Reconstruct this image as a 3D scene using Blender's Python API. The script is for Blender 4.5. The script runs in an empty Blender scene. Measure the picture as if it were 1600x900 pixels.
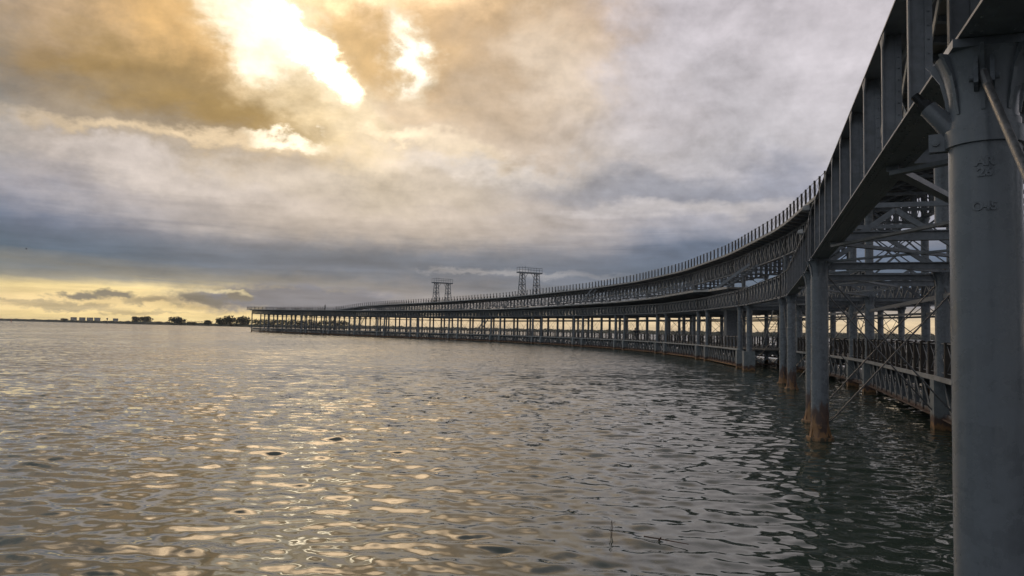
import bpy, math, random
import numpy as np
from mathutils import Vector, Matrix
R = math.radians
random.seed(7); rng = np.random.default_rng(11)
scn = bpy.context.scene
COL = scn.collection

# ------------------------------------------------------------------ camera
FPX = 1155.0; EYE = 2.6
ROLL = R(1.16); PITCH = math.atan(66.2*math.cos(ROLL)/FPX)
cr, sr, cp, sp = math.cos(ROLL), math.sin(ROLL), math.cos(PITCH), math.sin(PITCH)
right = Vector((cr, -sr*sp, sr*cp)); up = Vector((-sr, -cr*sp, cr*cp)); fwd = Vector((0, cp, sp))
cam_d = bpy.data.cameras.new('camera'); cam = bpy.data.objects.new('camera', cam_d); COL.objects.link(cam)
m = Matrix((( right.x, up.x, -fwd.x, 0), (right.y, up.y, -fwd.y, 0), (right.z, up.z, -fwd.z, EYE), (0, 0, 0, 1)))
cam.matrix_world = m
cam_d.sensor_width = 36; cam_d.lens = FPX/1600*36; cam_d.clip_start = .05; cam_d.clip_end = 30000
scn.camera = cam

def ray(px, py):
    u = px-800; v = -(py-450); U = u*cr-v*sr; V = u*sr+v*cr
    return U, FPX*cp-V*sp, FPX*sp+V*cp
def azel(px, py):
    x, y, z = ray(px, py); return math.degrees(math.atan2(x, y)), math.degrees(math.atan2(z, math.hypot(x, y)))
def at(px, y):                       # ground point seen at that column of the photo, y metres ahead
    x, yy, z = ray(px, 510); return x/yy*y, y
def hz(px): return 500+.02027*px

# ------------------------------------------------------------------ view and lights
scn.view_settings.view_transform = 'Standard'; scn.view_settings.look = 'None'
scn.view_settings.exposure = 0; scn.view_settings.gamma = 1; scn.view_settings.use_curve_mapping = False
SUN_AZ, SUN_EL = -12.0, 21.0
sl = bpy.data.lights.new('sun', 'SUN'); sl.energy = 0.5; sl.angle = R(150); sl.color = (1, .86, .74)
so = bpy.data.objects.new('sun', sl); COL.objects.link(so)
sd = Vector((math.sin(R(SUN_AZ))*math.cos(R(SUN_EL)), math.cos(R(SUN_AZ))*math.cos(R(SUN_EL)), math.sin(R(SUN_EL))))
so.rotation_euler = sd.to_track_quat('Z', 'Y').to_euler()

# ------------------------------------------------------------------ node helper
class NT:
    def __init__(s, tree): s.t = tree; s.n = tree.nodes; s.l = tree.links
    def new(s, kind, **kw):
        n = s.n.new(kind)
        for k, v in kw.items(): setattr(n, k, v)
        return n
    def put(s, sock, v):
        if isinstance(v, bpy.types.NodeSocket): s.l.new(v, sock)
        elif v is not None: sock.default_value = v
    def math(s, op, a, b=None, c=None, clamp=False):
        n = s.new('ShaderNodeMath', operation=op, use_clamp=clamp)
        s.put(n.inputs[0], a); s.put(n.inputs[1], b); s.put(n.inputs[2], c)
        return n.outputs[0]
    def mix(s, f, a, b, mode='MIX'):
        n = s.new('ShaderNodeMix', data_type='RGBA', blend_type=mode)
        s.put(n.inputs[0], f)
        s.put(n.inputs[6], a if isinstance(a, bpy.types.NodeSocket) else (*a[:3], 1))
        s.put(n.inputs[7], b if isinstance(b, bpy.types.NodeSocket) else (*b[:3], 1))
        return n.outputs[2]
    def step(s, v, lo, hi, a=0., b=1.):
        n = s.new('ShaderNodeMapRange', interpolation_type='SMOOTHSTEP')
        s.put(n.inputs[0], v); s.put(n.inputs[1], lo); s.put(n.inputs[2], hi); s.put(n.inputs[3], a); s.put(n.inputs[4], b)
        return n.outputs[0]
    def noise(s, vec, scale, detail=4, rough=.55, dist=0., lac=2.):
        n = s.new('ShaderNodeTexNoise'); s.put(n.inputs['Vector'], vec)
        n.inputs['Scale'].default_value = scale; n.inputs['Detail'].default_value = detail
        n.inputs['Roughness'].default_value = rough; n.inputs['Distortion'].default_value = dist
        n.inputs['Lacunarity'].default_value = lac
        return n.outputs[0]
    def comb(s, x, y, z):
        n = s.new('ShaderNodeCombineXYZ'); s.put(n.inputs[0], x); s.put(n.inputs[1], y); s.put(n.inputs[2], z); return n.outputs[0]
    def ramp(s, f, stops):
        n = s.new('ShaderNodeValToRGB'); e = n.color_ramp.elements
        while len(e) < len(stops): e.new(.5)
        for i, (p, c) in enumerate(stops): e[i].position = p; e[i].color = (*c, 1)
        s.put(n.inputs[0], f); return n.outputs[0]
def lin(r, g, b):
    f = lambda c: c/12.92 if c <= .04045 else ((c+.055)/1.055)**2.4
    return (f(r/255), f(g/255), f(b/255))

# ------------------------------------------------------------------ sky
W = bpy.data.worlds.new('World'); scn.world = W; W.use_nodes = True
w = NT(W.node_tree); w.n.clear()
out = w.new('ShaderNodeOutputWorld'); bg = w.new('ShaderNodeBackground'); bg.inputs[1].default_value = 0.1
w.l.new(bg.outputs[0], out.inputs[0])
sky = w.new('ShaderNodeTexSky', sky_type='NISHITA'); sky.sun_disc = False
sky.sun_elevation = R(SUN_EL); sky.sun_rotation = R(SUN_AZ); sky.dust_density = 3
tc = w.new('ShaderNodeTexCoord'); nm = w.new('ShaderNodeVectorMath', operation='NORMALIZE'); w.l.new(tc.outputs['Generated'], nm.inputs[0])
sep = w.new('ShaderNodeSeparateXYZ'); w.l.new(nm.outputs[0], sep.inputs[0])
az = w.math('MULTIPLY', w.math('ARCTAN2', sep.outputs[0], sep.outputs[1]), 57.2958)
el = w.math('MULTIPLY', w.math('ARCSINE', sep.outputs[2]), 57.2958)
# cloud-plane coordinates give the foreshortening of a cloud layer towards the horizon
den = w.math('ADD', w.math('MAXIMUM', sep.outputs[2], 0.), .09)
cpv = w.comb(w.math('DIVIDE', sep.outputs[0], den), w.math('DIVIDE', sep.outputs[1], den), 0.)
n_a = w.noise(cpv, 1.3, 7, .58, .1); n_b = w.noise(w.comb(w.math('ADD', w.math('DIVIDE', sep.outputs[0], den), 17.3), w.math('DIVIDE', sep.outputs[1], den), 4.), 1.1, 6, .55, .2)
dirv = w.comb(w.math('MULTIPLY', az, .7), w.math('MULTIPLY', el, 1.), 0.)
n_c = w.noise(dirv, .22, 7, .6, .15)
n_d = w.noise(w.comb(w.math('MULTIPLY', az, .7), el, 9.), .2, 6, .6, .12)
strv = w.comb(w.math('MULTIPLY', az, .12), w.math('MULTIPLY', el, 1.5), 3.)
n_s = w.noise(strv, .55, 5, .55, .5)
hi = w.step(el, 2., 16., .12, 1.)
azw = w.math('ADD', az, w.math('MULTIPLY', w.math('MULTIPLY', w.math('SUBTRACT', n_c, .5), 11.), hi))
elw = w.math('ADD', el, w.math('MULTIPLY', w.math('MULTIPLY', w.math('SUBTRACT', n_d, .5), 9.), hi))
elw = w.math('ADD', elw, w.math('MULTIPLY', w.math('SUBTRACT', n_s, .5), w.math('ADD', w.step(el, 0., 5., .5, 2.6), w.step(el, 7., 14., 0., -2.2))))
t = w.math('DIVIDE', elw, 40., clamp=True)
S = lambda e: e/40
rampR = w.ramp(t, [(0, lin(228, 202, 162)), (S(1.1), lin(230, 206, 168)), (S(1.9), lin(150, 148, 152)), (S(3.2), lin(93, 106, 122)),
                   (S(6.), lin(104, 116, 136)), (S(8.), lin(160, 159, 168)), (S(10.5), lin(150, 151, 164)), (S(13.5), lin(186, 182, 186)), (S(24), lin(198, 191, 196)), (1, lin(182, 181, 188))])
rampL = w.ramp(t, [(0, lin(255, 226, 158)), (S(1.4), lin(236, 208, 154)), (S(2.3), lin(250, 224, 162)), (S(2.9), lin(150, 145, 132)),
                   (S(4.4), lin(92, 108, 124)), (S(6.4), lin(108, 117, 136)), (S(8.6), lin(158, 156, 166)), (S(12.5), lin(192, 184, 180)), (S(20), lin(196, 168, 138)), (1, lin(176, 170, 172))])
col = w.mix(w.step(w.math('ADD', azw, w.math('MULTIPLY', elw, -.9)), -22., -8.), rampL, rampR)

n_f = w.noise(w.comb(w.math('MULTIPLY', az, .6), el, 21.), .8, 6, .65, .3); n_g = w.noise(w.comb(w.math('MULTIPLY', az, .6), el, 33.), .9, 6, .65, .3)
azl = w.math('ADD', az, w.math('MULTIPLY', w.math('SUBTRACT', n_f, .5), 5.)); ell = w.math('ADD', el, w.math('MULTIPLY', w.math('SUBTRACT', n_g, .5), 1.7))
def blob(col, px, py, rx, ry, rot, c, op=1., soft=.6, gain=1., warp=True):
    a0, e0 = azel(px, py); rx /= 20.2; ry /= 20.2
    A = w.math('SUBTRACT', azw if warp else azl, a0); E = w.math('SUBTRACT', elw if warp else ell, e0)
    ca, sa = math.cos(R(rot)), math.sin(R(rot))
    u = w.math('ADD', w.math('MULTIPLY', A, ca/rx), w.math('MULTIPLY', E, sa/rx))
    v = w.math('ADD', w.math('MULTIPLY', A, -sa/ry), w.math('MULTIPLY', E, ca/ry))
    d = w.math('SQRT', w.math('ADD', w.math('MULTIPLY', u, u), w.math('MULTIPLY', v, v)))
    k = w.step(d, max(0., 1-soft), 1+soft, op, 0.)
    c = lin(*c); return w.mix(k, col, tuple(x*gain for x in c))
# broad warm light around the break in the clouds, then the clouds and the gaps themselves
col = blob(col, 520, 100, 330, 220, -20, (218, 184, 138), .8, .9)
col = blob(col, 560, 270, 330, 90, 0, (206, 196, 184), .65, .9)
col = blob(col, 240, 45, 220, 80, 0, (214, 172, 112), .95, .8)
col = blob(col, 760, 20, 150, 90, -15, (206, 168, 118), .9, .7)
col = blob(col, 800, 130, 90, 120, 20, (186, 166, 144), .7, .8)
col = blob(col, 30, 110, 120, 110, 0, (168, 156, 150), .8, .8)
col = blob(col, 255, 140, 230, 66, -8, (156, 128, 82), 1., .55)
col = blob(col, 130, 175, 190, 50, 0, (150, 136, 118), .8, .7)
col = blob(col, 420, 185, 170, 30, -4, (150, 122, 72), .95, .6)
col = blob(col, 470, 105, 170, 70, -42, (250, 226, 184), .9, .7, 1.)
col = blob(col, 478, 96, 102, 33, -40, (255, 238, 208), .85, .95, 1.1)
col = blob(col, 485, 98, 70, 19, -40, (255, 236, 200), .85, .95, 7.)
col = blob(col, 400, 60, 70, 34, -30, (255, 240, 214), .9, .6, 1.3)
col = blob(col, 630, 92, 52, 24, -62, (255, 238, 208), .9, .8, 1.05)
col = blob(col, 630, 92, 34, 12, -62, (255, 244, 226), .9, .8, 1.5)
col = blob(col, 555, 80, 80, 34, -52, (206, 168, 112), .85, .6)
col = blob(col, 300, 222, 190, 9, 0, (232, 206, 168), .7, .9)
col = blob(col, 445, 226, 42, 8, 2, (255, 240, 212), .9, .9, 1.25)
col = blob(col, 640, 215, 46, 12, 10, (255, 234, 200), .8, .7, 1.15)
col = blob(col, 730, 240, 90, 20, -18, (236, 216, 188), .8, .8)
col = blob(col, 870, 90, 60, 90, 30, (226, 210, 192), .6, .8)
col = blob(col, 790, 265, 120, 16, -4, (222, 212, 204), .8, .8)
col = blob(col, 1010, 300, 230, 28, -2, (140, 142, 152), .75, .7)
col = blob(col, 1060, 335, 190, 12, 1, (196, 190, 190), .8, .8)
col = blob(col, 640, 300, 130, 30, 4, (190, 176, 158), .6, .7)
col = blob(col, 200, 262, 180, 18, -10, (206, 194, 186), .8, .8)
col = blob(col, 600, 412, 380, 30, 0, (86, 100, 118), .85, .8, warp=False)
col = blob(col, 820, 428, 120, 5, -1, (160, 158, 160), .5, .7, warp=False)
col = blob(col, 720, 425, 60, 3.5, -1, (156, 154, 156), .45, .7, warp=False)
col = blob(col, 598, 462, 20, 7, 0, (156, 150, 152), .8, .6)
col = blob(col, 470, 468, 170, 22, 0, (116, 119, 130), .95, .35, warp=False)
# small low clouds against the yellow band
for (px, py, rx, ry, g) in ((118, 462, 26, 5, 1), (172, 460, 24, 6, 1), (95, 478, 60, 4, .6), (302, 464, 30, 8, 1), (378, 463, 15, 9, 1), (340, 472, 26, 6, .8), (225, 470, 30, 4, .6), (40, 470, 40, 3, .5), (180, 486, 90, 3, .4)):
    col = blob(col, px, py, rx, ry, 0, (128, 122, 110), .95*g, .5, warp=False)
col = blob(col, 352, 455, 30, 3, -4, (250, 230, 180), .7, .9, 1., warp=False)
# brighter break continuing above the picture, blue-grey cloud beyond its left side
col = blob(col, 450, -270, 250, 130, -6, (255, 220, 176), 1., .9, 7.)
col = w.mix(w.step(azw, -33., -44., 0., .85), col, lin(84, 118, 134))
col = w.mix(w.step(sep.outputs[1], .35, -.35, 0., .85), col, lin(166, 171, 178))
col = w.mix(w.step(elw, 31., 56., 0., .9), col, lin(124, 130, 140))
# texture of the cloud layer, with relief on the side of the light
sh = lambda k: w.noise(w.comb(w.math('ADD', w.math('MULTIPLY', az, .75), .1*k), w.math('ADD', w.math('MULTIPLY', el, 1.), -.9*k), 5.), .16, 8, .62, .15)
rl = w.math('MULTIPLY', w.math('SUBTRACT', sh(0), sh(1)), w.step(el, 3., 11., .3, 1.35))
tx = w.math('MULTIPLY', w.math('SUBTRACT', n_a, .5), .85); tx2 = w.math('MULTIPLY', w.math('SUBTRACT', n_c, .5), .55)
ts = w.math('MULTIPLY', w.math('SUBTRACT', n_s, .5), w.step(el, 1., 12., .75, .15))
br = w.math('ADD', w.math('ADD', w.math('ADD', 1.06, rl), w.math('ADD', tx, ts)), w.math('MULTIPLY', tx2, w.step(el, 1.5, 9., .35, 1.)))
vm = w.new('ShaderNodeVectorMath', operation='SCALE'); w.l.new(col, vm.inputs[0]); w.l.new(br, vm.inputs[3])
sc10 = w.new('ShaderNodeVectorMath', operation='SCALE'); w.l.new(vm.outputs[0], sc10.inputs[0]); sc10.inputs[3].default_value = 10.
fin = w.mix(.015, sc10.outputs[0], sky.outputs[0])
w.l.new(fin, bg.inputs[0])

# ------------------------------------------------------------------ materials
MATS = {}
def mat(name, base, rough=.6, metal=0., var=.25, scale=6., bump=.0, extra=None, spec=.5, big=.5):
    M = bpy.data.materials.new(name); M.use_nodes = True; t = NT(M.node_tree); b = t.n['Principled BSDF']
    g = t.new('ShaderNodeNewGeometry'); pos = g.outputs['Position']
    n = t.noise(pos, scale, 5, .6)
    c = t.mix(t.step(n, .3, .7), tuple(x*(1-var) for x in base), tuple(x*(1+var) for x in base))
    n2 = t.noise(pos, scale*.22, 3, .5)
    c = t.mix(t.step(n2, .35, .7, 0., big), c, tuple(x*(1-var*.9) for x in base))
    rg = t.step(n, .3, .7, rough-.1, min(1, rough+.12))
    if extra: c, rg = extra(t, c, rg, pos, n)
    t.put(b.inputs['Base Color'], c); t.put(b.inputs['Roughness'], rg); b.inputs['Metallic'].default_value = metal
    b.inputs['Specular IOR Level'].default_value = spec
    if bump:
        bp = t.new('ShaderNodeBump'); bp.inputs['Strength'].default_value = 1; bp.inputs['Distance'].default_value = bump
        t.put(bp.inputs['Height'], t.noise(pos, scale*4, 4, .6)); t.put(b.inputs['Normal'], bp.outputs[0])
    MATS[name] = M; return M
def rust_low(top, hard):
    def ex(t, c, rg, pos, n):
        s = t.new('ShaderNodeSeparateXYZ'); t.put(s.inputs[0], pos); z = s.outputs[2]
        big = t.noise(t.comb(t.math('MULTIPLY', s.outputs[0], 5.), t.math('MULTIPLY', s.outputs[1], 5.), t.math('MULTIPLY', z, 1.6)), 1.3, 5, .6)
        zz = t.math('ADD', z, t.math('MULTIPLY', t.math('SUBTRACT', big, .5), 1.9*hard))
        # pale weather streaks running down
        st = t.noise(t.comb(t.math('MULTIPLY', s.outputs[0], 9.), t.math('MULTIPLY', s.outputs[1], 9.), t.math('MULTIPLY', z, .5)), 1.5, 4, .55)
        c = t.mix(t.step(st, .52, .75, 0., .5), c, (.21, .215, .22))
        c = t.mix(t.math('MULTIPLY', t.step(st, .40, .28, 0., .5), t.step(big, .5, .7)), c, (.09, .075, .065))
        c = t.mix(t.step(zz, top, top*.72, 0., .85), c, (.10, .05, .032))
        c = t.mix(t.step(zz, top*.5, top*.2, 0., .85), c, (.36, .19, .08))
        c = t.mix(t.step(zz, .12, -.05, 0., .9), c, (.03, .03, .02))
        rg = t.math('ADD', rg, t.step(zz, top, top*.6, 0., .3), clamp=True)
        return c, rg
    return ex
def spots(t, c, rg, pos, n):
    big = t.noise(pos, 2.2, 6, .7); return t.mix(t.step(big, .66, .72, 0., .5), c, (.12, .06, .035)), rg
M_COL = mat('column_paint', (.160, .174, .194), .28, 0., .16, 5., .0016, rust_low(1.0, 1.), .5, .25)
M_IRON = mat('girder_paint', (.195, .207, .228), .45, 0., .25, 7., .001, spots, .45)
M_WALK = mat('walkway_paint', (.17, .184, .20), .5, 0., .25, 5., .001, rust_low(.52, .3), .45)
M_CASE = mat('casing_paint', (.24, .26, .27), .5, 0., .2, 5., .001, rust_low(.45, .3), .45)
M_BAR = mat('lattice_bar_paint', (.34, .335, .325), .5, 0., .3, 7., .0, spots, .45)
M_EDGE = mat('deck_edge_paint', (.38, .37, .36), .6, 0., .3, 3., .0)
M_ROD = mat('rod_paint', (.13, .13, .135), .45, .2, .45, 30., .0015, spots)
M_DARK = mat('dark_metal', (.03, .032, .035), .5, .3, .3, 20.)
M_WOOD = mat('post_wood', (.05, .042, .036), .8, 0., .35, 14., .002)
M_PLANK = mat('deck_planks', (.22, .20, .18), .75, 0., .3, 3., .003)
M_GLASS = mat('lamp_glass', (.45, .46, .46), .15, 0., .05, 3.)
M_LEAF = mat('leaf', (.045, .055, .032), .8, 0., .4, .5)
M_LEAF2 = mat('far_leaf', (.06, .068, .045), .85, 0., .35, .05)
M_BARK = mat('bark', (.07, .055, .04), .9, 0., .3, 2.)
M_LAND = mat('shore_scrub', (.06, .062, .042), .95, 0., .45, .06)
M_WALL = mat('white_wall', (.42, .39, .36), .8, 0., .08, .2)
M_ROOF = mat('roof_tile', (.30, .17, .12), .8, 0., .2, .4)
M_PANE = mat('window_pane', (.05, .06, .07), .2, 0., .1, .4)
M_TWIG = mat('twig_bark', (.10, .055, .035), .7, 0., .3, 60.)
M_PALE = mat('bleached_twig', (.45, .38, .30), .7, 0., .2, 60.)
M_RED = mat('marker_red', (.35, .06, .04), .5)
M_CLOTH = mat('dark_clothing', (.03, .032, .045), .9, 0., .3, 30.)
M_SKIN = mat('skin', (.35, .2, .14), .6, 0., .1, 30.)
M_HAIR = mat('hair', (.03, .02, .015), .7, 0., .1, 30.)
M_BIRD = mat('feathers', (.16, .16, .17), .8)

# ------------------------------------------------------------------ mesh builder
class MB:
    def __init__(s): s.v = []; s.f = []
    def quadbox(s, c8):
        o = len(s.v); s.v += [tuple(p) for p in c8]
        for q in ((0, 3, 2, 1), (4, 5, 6, 7), (0, 1, 5, 4), (1, 2, 6, 5), (2, 3, 7, 6), (3, 0, 4, 7)): s.f.append(tuple(o+i for i in q))
    def bar(s, a, b, wd, ht, side=None, a2=None):
        """bar from a to b; wd along 'side', ht across it"""
        a = Vector(a); b = Vector(b); d = (b-a).normalized()
        sd = Vector(side) if side is not None else Vector((0, 0, 1)).cross(d)
        if sd.length < 1e-4: sd = Vector((1, 0, 0))
        sd = (sd-d*sd.dot(d)); sd.normalize(); u = d.cross(sd).normalized()
        w2, h2 = wd/2, ht/2; k = a2 or 1.
        P = []
        for p, q in ((a, 1.), (b, k)):
            P += [p-sd*w2*q-u*h2*q, p+sd*w2*q-u*h2*q, p+sd*w2*q+u*h2*q, p-sd*w2*q+u*h2*q]
        s.quadbox(P)
    def ibeam(s, a, b, wd, ht, tk, side=None):
        """I section: two flanges of width wd, depth ht (vertical unless side given)"""
        a = Vector(a); b = Vector(b); d = (b-a).normalized()
        sd = Vector(side) if side is not None else Vector((0, 0, 1)).cross(d)
        sd = (sd-d*sd.dot(d)).normalized(); u = d.cross(sd).normalized()
        o = u*(ht/2-tk/2)
        s.bar(a+o, b+o, wd, tk, sd); s.bar(a-o, b-o, wd, tk, sd); s.bar(a, b, tk, ht-2*tk, sd)
    def tube(s, a, b, r, n=8, r2=None):
        a = Vector(a); b = Vector(b); d = (b-a).normalized(); r2 = r if r2 is None else r2
        e = d.orthogonal().normalized(); g = d.cross(e); o = len(s.v)
        for p, rr in ((a, r), (b, r2)):
            for i in range(n):
                t = 2*math.pi*i/n; s.v.append(tuple(p+e*math.cos(t)*rr+g*math.sin(t)*rr))
        for i in range(n):
            j = (i+1) % n; s.f.append((o+i, o+j, o+n+j, o+n+i))
        s.f.append(tuple(o+i for i in reversed(range(n)))); s.f.append(tuple(o+n+i for i in range(n)))
    def lathe(s, c, prof, n=16, rot=0.):
        o = len(s.v)
        for r, z in prof:
            for i in range(n):
                t = 2*math.pi*i/n+rot; s.v.append((c[0]+r*math.cos(t), c[1]+r*math.sin(t), z))
        for k in range(len(prof)-1):
            for i in range(n):
                j = (i+1) % n; s.f.append((o+k*n+i, o+k*n+j, o+(k+1)*n+j, o+(k+1)*n+i))
        s.f.append(tuple(o+i for i in reversed(range(n)))); e = o+(len(prof)-1)*n; s.f.append(tuple(e+i for i in range(n)))
    def build(s, name, mt, parent=None, smooth=False, loc=None):
        me = bpy.data.meshes.new(name)
        v = s.v
        if loc is not None: v = [(x-loc[0], y-loc[1], z-loc[2]) for x, y, z in v]
        me.from_pydata(v, [], s.f); me.materials.append(mt)
        if smooth:
            me.polygons.foreach_set('use_smooth', [True]*len(me.polygons)); me.set_sharp_from_angle(angle=R(35))
        me.update(); o = bpy.data.objects.new(name, me); COL.objects.link(o)
        if loc is not None: o.location = loc
        if parent is not None:
            o.parent = parent
            if parent.type == 'EMPTY': pass
        return o
def tag(o, label=None, cat=None, group=None, kind=None):
    if label: o['label'] = label
    if cat: o['category'] = cat
    if group: o['group'] = group
    if kind: o['kind'] = kind
    return o
def empty(name, loc, rz=0.):
    o = bpy.data.objects.new(name, None); COL.objects.link(o); o.location = loc; o.rotation_euler.z = rz; o.empty_display_size = .2; return o

# ------------------------------------------------------------------ water
def water():
    dirs = []; K = []
    N = 110
    for i in range(N):
        lam = .11*(.85/.11)**((i+rng.random())/N)
        th = rng.normal(0, .8)+R(5) if lam < .6 else rng.normal(0, .4)+R(7)
        if rng.random() < .12: th = rng.uniform(-math.pi/2, math.pi/2)
        k = 2*math.pi/lam; slope = .0175*(1. if lam > .35 else .8)
        dirs.append((k*math.sin(th), k*math.cos(th), slope/k, rng.uniform(0, 6.283), lam))
    r = [1.2]
    while r[-1] < 150: r.append(r[-1]+max(.032, .0046*r[-1]))
    while r[-1] < 5200: r.append(r[-1]*1.12)
    r = np.array(r)
    th = np.concatenate([np.linspace(R(-42), R(42), 1000), np.linspace(R(42), R(318), 150)[1:-1]])
    nr, nt = len(r), len(th)
    X = (r[:, None]*np.sin(th)[None, :]); Y = (r[:, None]*np.cos(th)[None, :])
    dr = np.gradient(r)[:, None]; dth = np.where(th < R(42.01), R(84)/1000, R(1.8))[None, :]
    cell = np.maximum(dr, r[:, None]*dth)*np.ones((nr, nt))
    Z = np.zeros((nr, nt)); near = r < 190
    Xn, Yn, cn = X[near], Y[near], cell[near]
    for kx, ky, a, ph, lam in dirs:
        fade = np.clip((lam/cn-2.5)/2.5, 0, 1)
        Z[near] += a*fade*np.sin(kx*Xn+ky*Yn+ph)
    Z *= np.interp(r, [6, 10, 16, 26], [.8, .85, 1.0, 1.15])[:, None]*np.interp(X, [-20, 4], [1., 1.])
    patch = 1+.35*np.sin(X*.11+Y*.05+1)*np.sin(Y*.07-X*.03)
    Z *= np.where(r[:, None] < 190, patch, 0)
    co = np.stack([X, Y, Z], -1).reshape(-1, 3)
    co = np.vstack([co, [[0, 0, 0]]])
    ii, jj = np.meshgrid(np.arange(nr-1), np.arange(nt), indexing='ij'); j2 = (jj+1) % nt
    F = np.stack([ii*nt+jj, (ii+1)*nt+jj, (ii+1)*nt+j2, ii*nt+j2], -1).reshape(-1, 4)[:, ::-1]
    c = nr*nt; T = np.stack([np.full(nt, c), np.arange(nt), (np.arange(nt)+1) % nt], -1)[:, ::-1]
    me = bpy.data.meshes.new('water'); nf = len(F); ntri = len(T)
    me.vertices.add(len(co)); me.vertices.foreach_set('co', co.ravel().astype(np.float32))
    me.loops.add(nf*4+ntri*3); me.loops.foreach_set('vertex_index', np.concatenate([F.ravel(), T.ravel()]).astype(np.int32))
    me.polygons.add(nf+ntri)
    ls = np.concatenate([np.arange(nf)*4, nf*4+np.arange(ntri)*3]).astype(np.int32)
    me.polygons.foreach_set('loop_start', ls)
    me.polygons.foreach_set('use_smooth', np.ones(nf+ntri, bool))
    me.update(calc_edges=True); me.validate()
    M = bpy.data.materials.new('river_water'); M.use_nodes = True; t = NT(M.node_tree); b = t.n['Principled BSDF']
    g = t.new('ShaderNodeNewGeometry'); s = t.new('ShaderNodeSeparateXYZ'); t.put(s.inputs[0], g.outputs['Position'])
    x, y = s.outputs[0], s.outputs[1]
    dist = t.math('SQRT', t.math('ADD', t.math('MULTIPLY', x, x), t.math('MULTIPLY', y, y)))
    murk = t.noise(g.outputs['Position'], .05, 3, .5)
    t.put(b.inputs['Base Color'], t.mix(murk, (.030, .046, .037), (.042, .058, .047)))
    b.inputs['IOR'].default_value = 1.38; b.inputs['Roughness'].default_value = .04
    def nz(sx, sc, z, det):
        n = t.new('ShaderNodeTexNoise'); t.put(n.inputs['Vector'], t.comb(t.math('ADD', t.math('MULTIPLY', x, sx), t.math('MULTIPLY', y, .12)), y, z)); n.inputs['Scale'].default_value = sc
        n.inputs['Detail'].default_value = det; n.inputs['Roughness'].default_value = .6; n.inputs['Distortion'].default_value = .4
        s_ = t.new('ShaderNodeSeparateXYZ'); t.put(s_.inputs[0], n.outputs['Color']); return s_.outputs
    fine = nz(.5, 3.2, 0., 4); mid = nz(.42, .62, 7., 5); wind = t.noise(t.comb(x, t.math('MULTIPLY', y, .35), 0.), .035, 3, .5)
    wf = t.step(wind, .35, .65, .7, 1.25)
    a_f = t.math('MULTIPLY', t.step(dist, 7., 24., .28, 1.15), wf); a_m = t.math('MULTIPLY', t.math('ADD', t.step(dist, 10., 60., .05, .9), t.step(dist, 100., 500., 0., 1.1)), wf)
    def slope(i, k): return t.math('MULTIPLY', t.math('ADD', t.math('MULTIPLY', t.math('SUBTRACT', fine[i], .5), a_f), t.math('MULTIPLY', t.math('SUBTRACT', mid[i], .5), a_m)), k)
    sy = slope(1, 1.); steep = t.math('MULTIPLY', t.math('ABSOLUTE', sy), -1.25)   # the steeper faces of wind ripples look towards the near bank
    k_ = t.step(dist, 14., 70., 0., .9); sy = t.math('ADD', t.math('MULTIPLY', sy, t.math('SUBTRACT', 1., k_)), t.math('MULTIPLY', steep, k_))
    va = t.new('ShaderNodeVectorMath', operation='ADD'); t.put(va.inputs[0], g.outputs['Normal']); t.put(va.inputs[1], t.comb(slope(0, .65), sy, 0.))
    vn = t.new('ShaderNodeVectorMath', operation='NORMALIZE'); t.put(vn.inputs[0], va.outputs[0]); t.put(b.inputs['Normal'], vn.outputs[0])
    t.put(b.inputs['Roughness'], t.step(dist, 120., 700., .035, .08))
    me.materials.append(M); o = bpy.data.objects.new('water', me); COL.objects.link(o); tag(o, kind='structure')
water()
# river bed far below, one sheet to the horizon
b_ = MB(); n_ = 48
b_.v = [(0, 0, -6)]+[(5600*math.cos(2*math.pi*i/n_), 5600*math.sin(2*math.pi*i/n_), -6) for i in range(n_)]
b_.f = [(0, 1+i, 1+(i+1) % n_) for i in range(n_)]
tag(b_.build('river_bed', M_LAND), kind='structure')

# ------------------------------------------------------------------ the pier's centre line
T = 18.6
HD = [18.6, 11.0, 5.0, -1.2, -7.9, -14.6, -20.9, -27.6, -34.6, -37.6]+[-37.6]*10
PT = [np.array([8.35, 20.6])-T*np.array([math.sin(R(18.6)), math.cos(R(18.6))])]
PT.insert(0, PT[0]-T*np.array([math.sin(R(18.6)), math.cos(R(18.6))])); PT.append(np.array([8.35, 20.6]))
for h in HD: PT.append(PT[-1]+T*np.array([math.sin(R(h)), math.cos(R(h))]))
PT = np.array(PT); PT[:2] += (.13, .08); PT[2] += (.12, .1)
def spl(s, off=0.):
    i = s+1; k = int(min(max(math.floor(i), 1), len(PT)-3)); t = i-k
    P0, P1, P2, P3 = PT[k-1], PT[k], PT[k+1], PT[k+2]
    c = .5*((2*P1)+(-P0+P2)*t+(2*P0-5*P1+4*P2-P3)*t*t+(-P0+3*P1-3*P2+P3)*t**3)
    d = .5*((-P0+P2)+2*(2*P0-5*P1+4*P2-P3)*t+3*(-P0+3*P1-3*P2+P3)*t*t); d = d/np.linalg.norm(d)
    q = c+off*np.array([d[1], -d[0]]); return q, d
NS = [k+e*2/T for k in range(-1, 21) for e in (-1, 1)]
NQ = []
for _s in NS:
    _c, _d = spl(min(max(_s, -.99), 19.9)); 
    if _s < -.99: _c = _c+_d*T*(_s+.99)
    if abs(_s-1-2/T) < 1e-6: _c = _c+.09*np.array([_d[1], -_d[0]])
    NQ.append((_c, np.array([_d[1], -_d[0]])))
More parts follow.
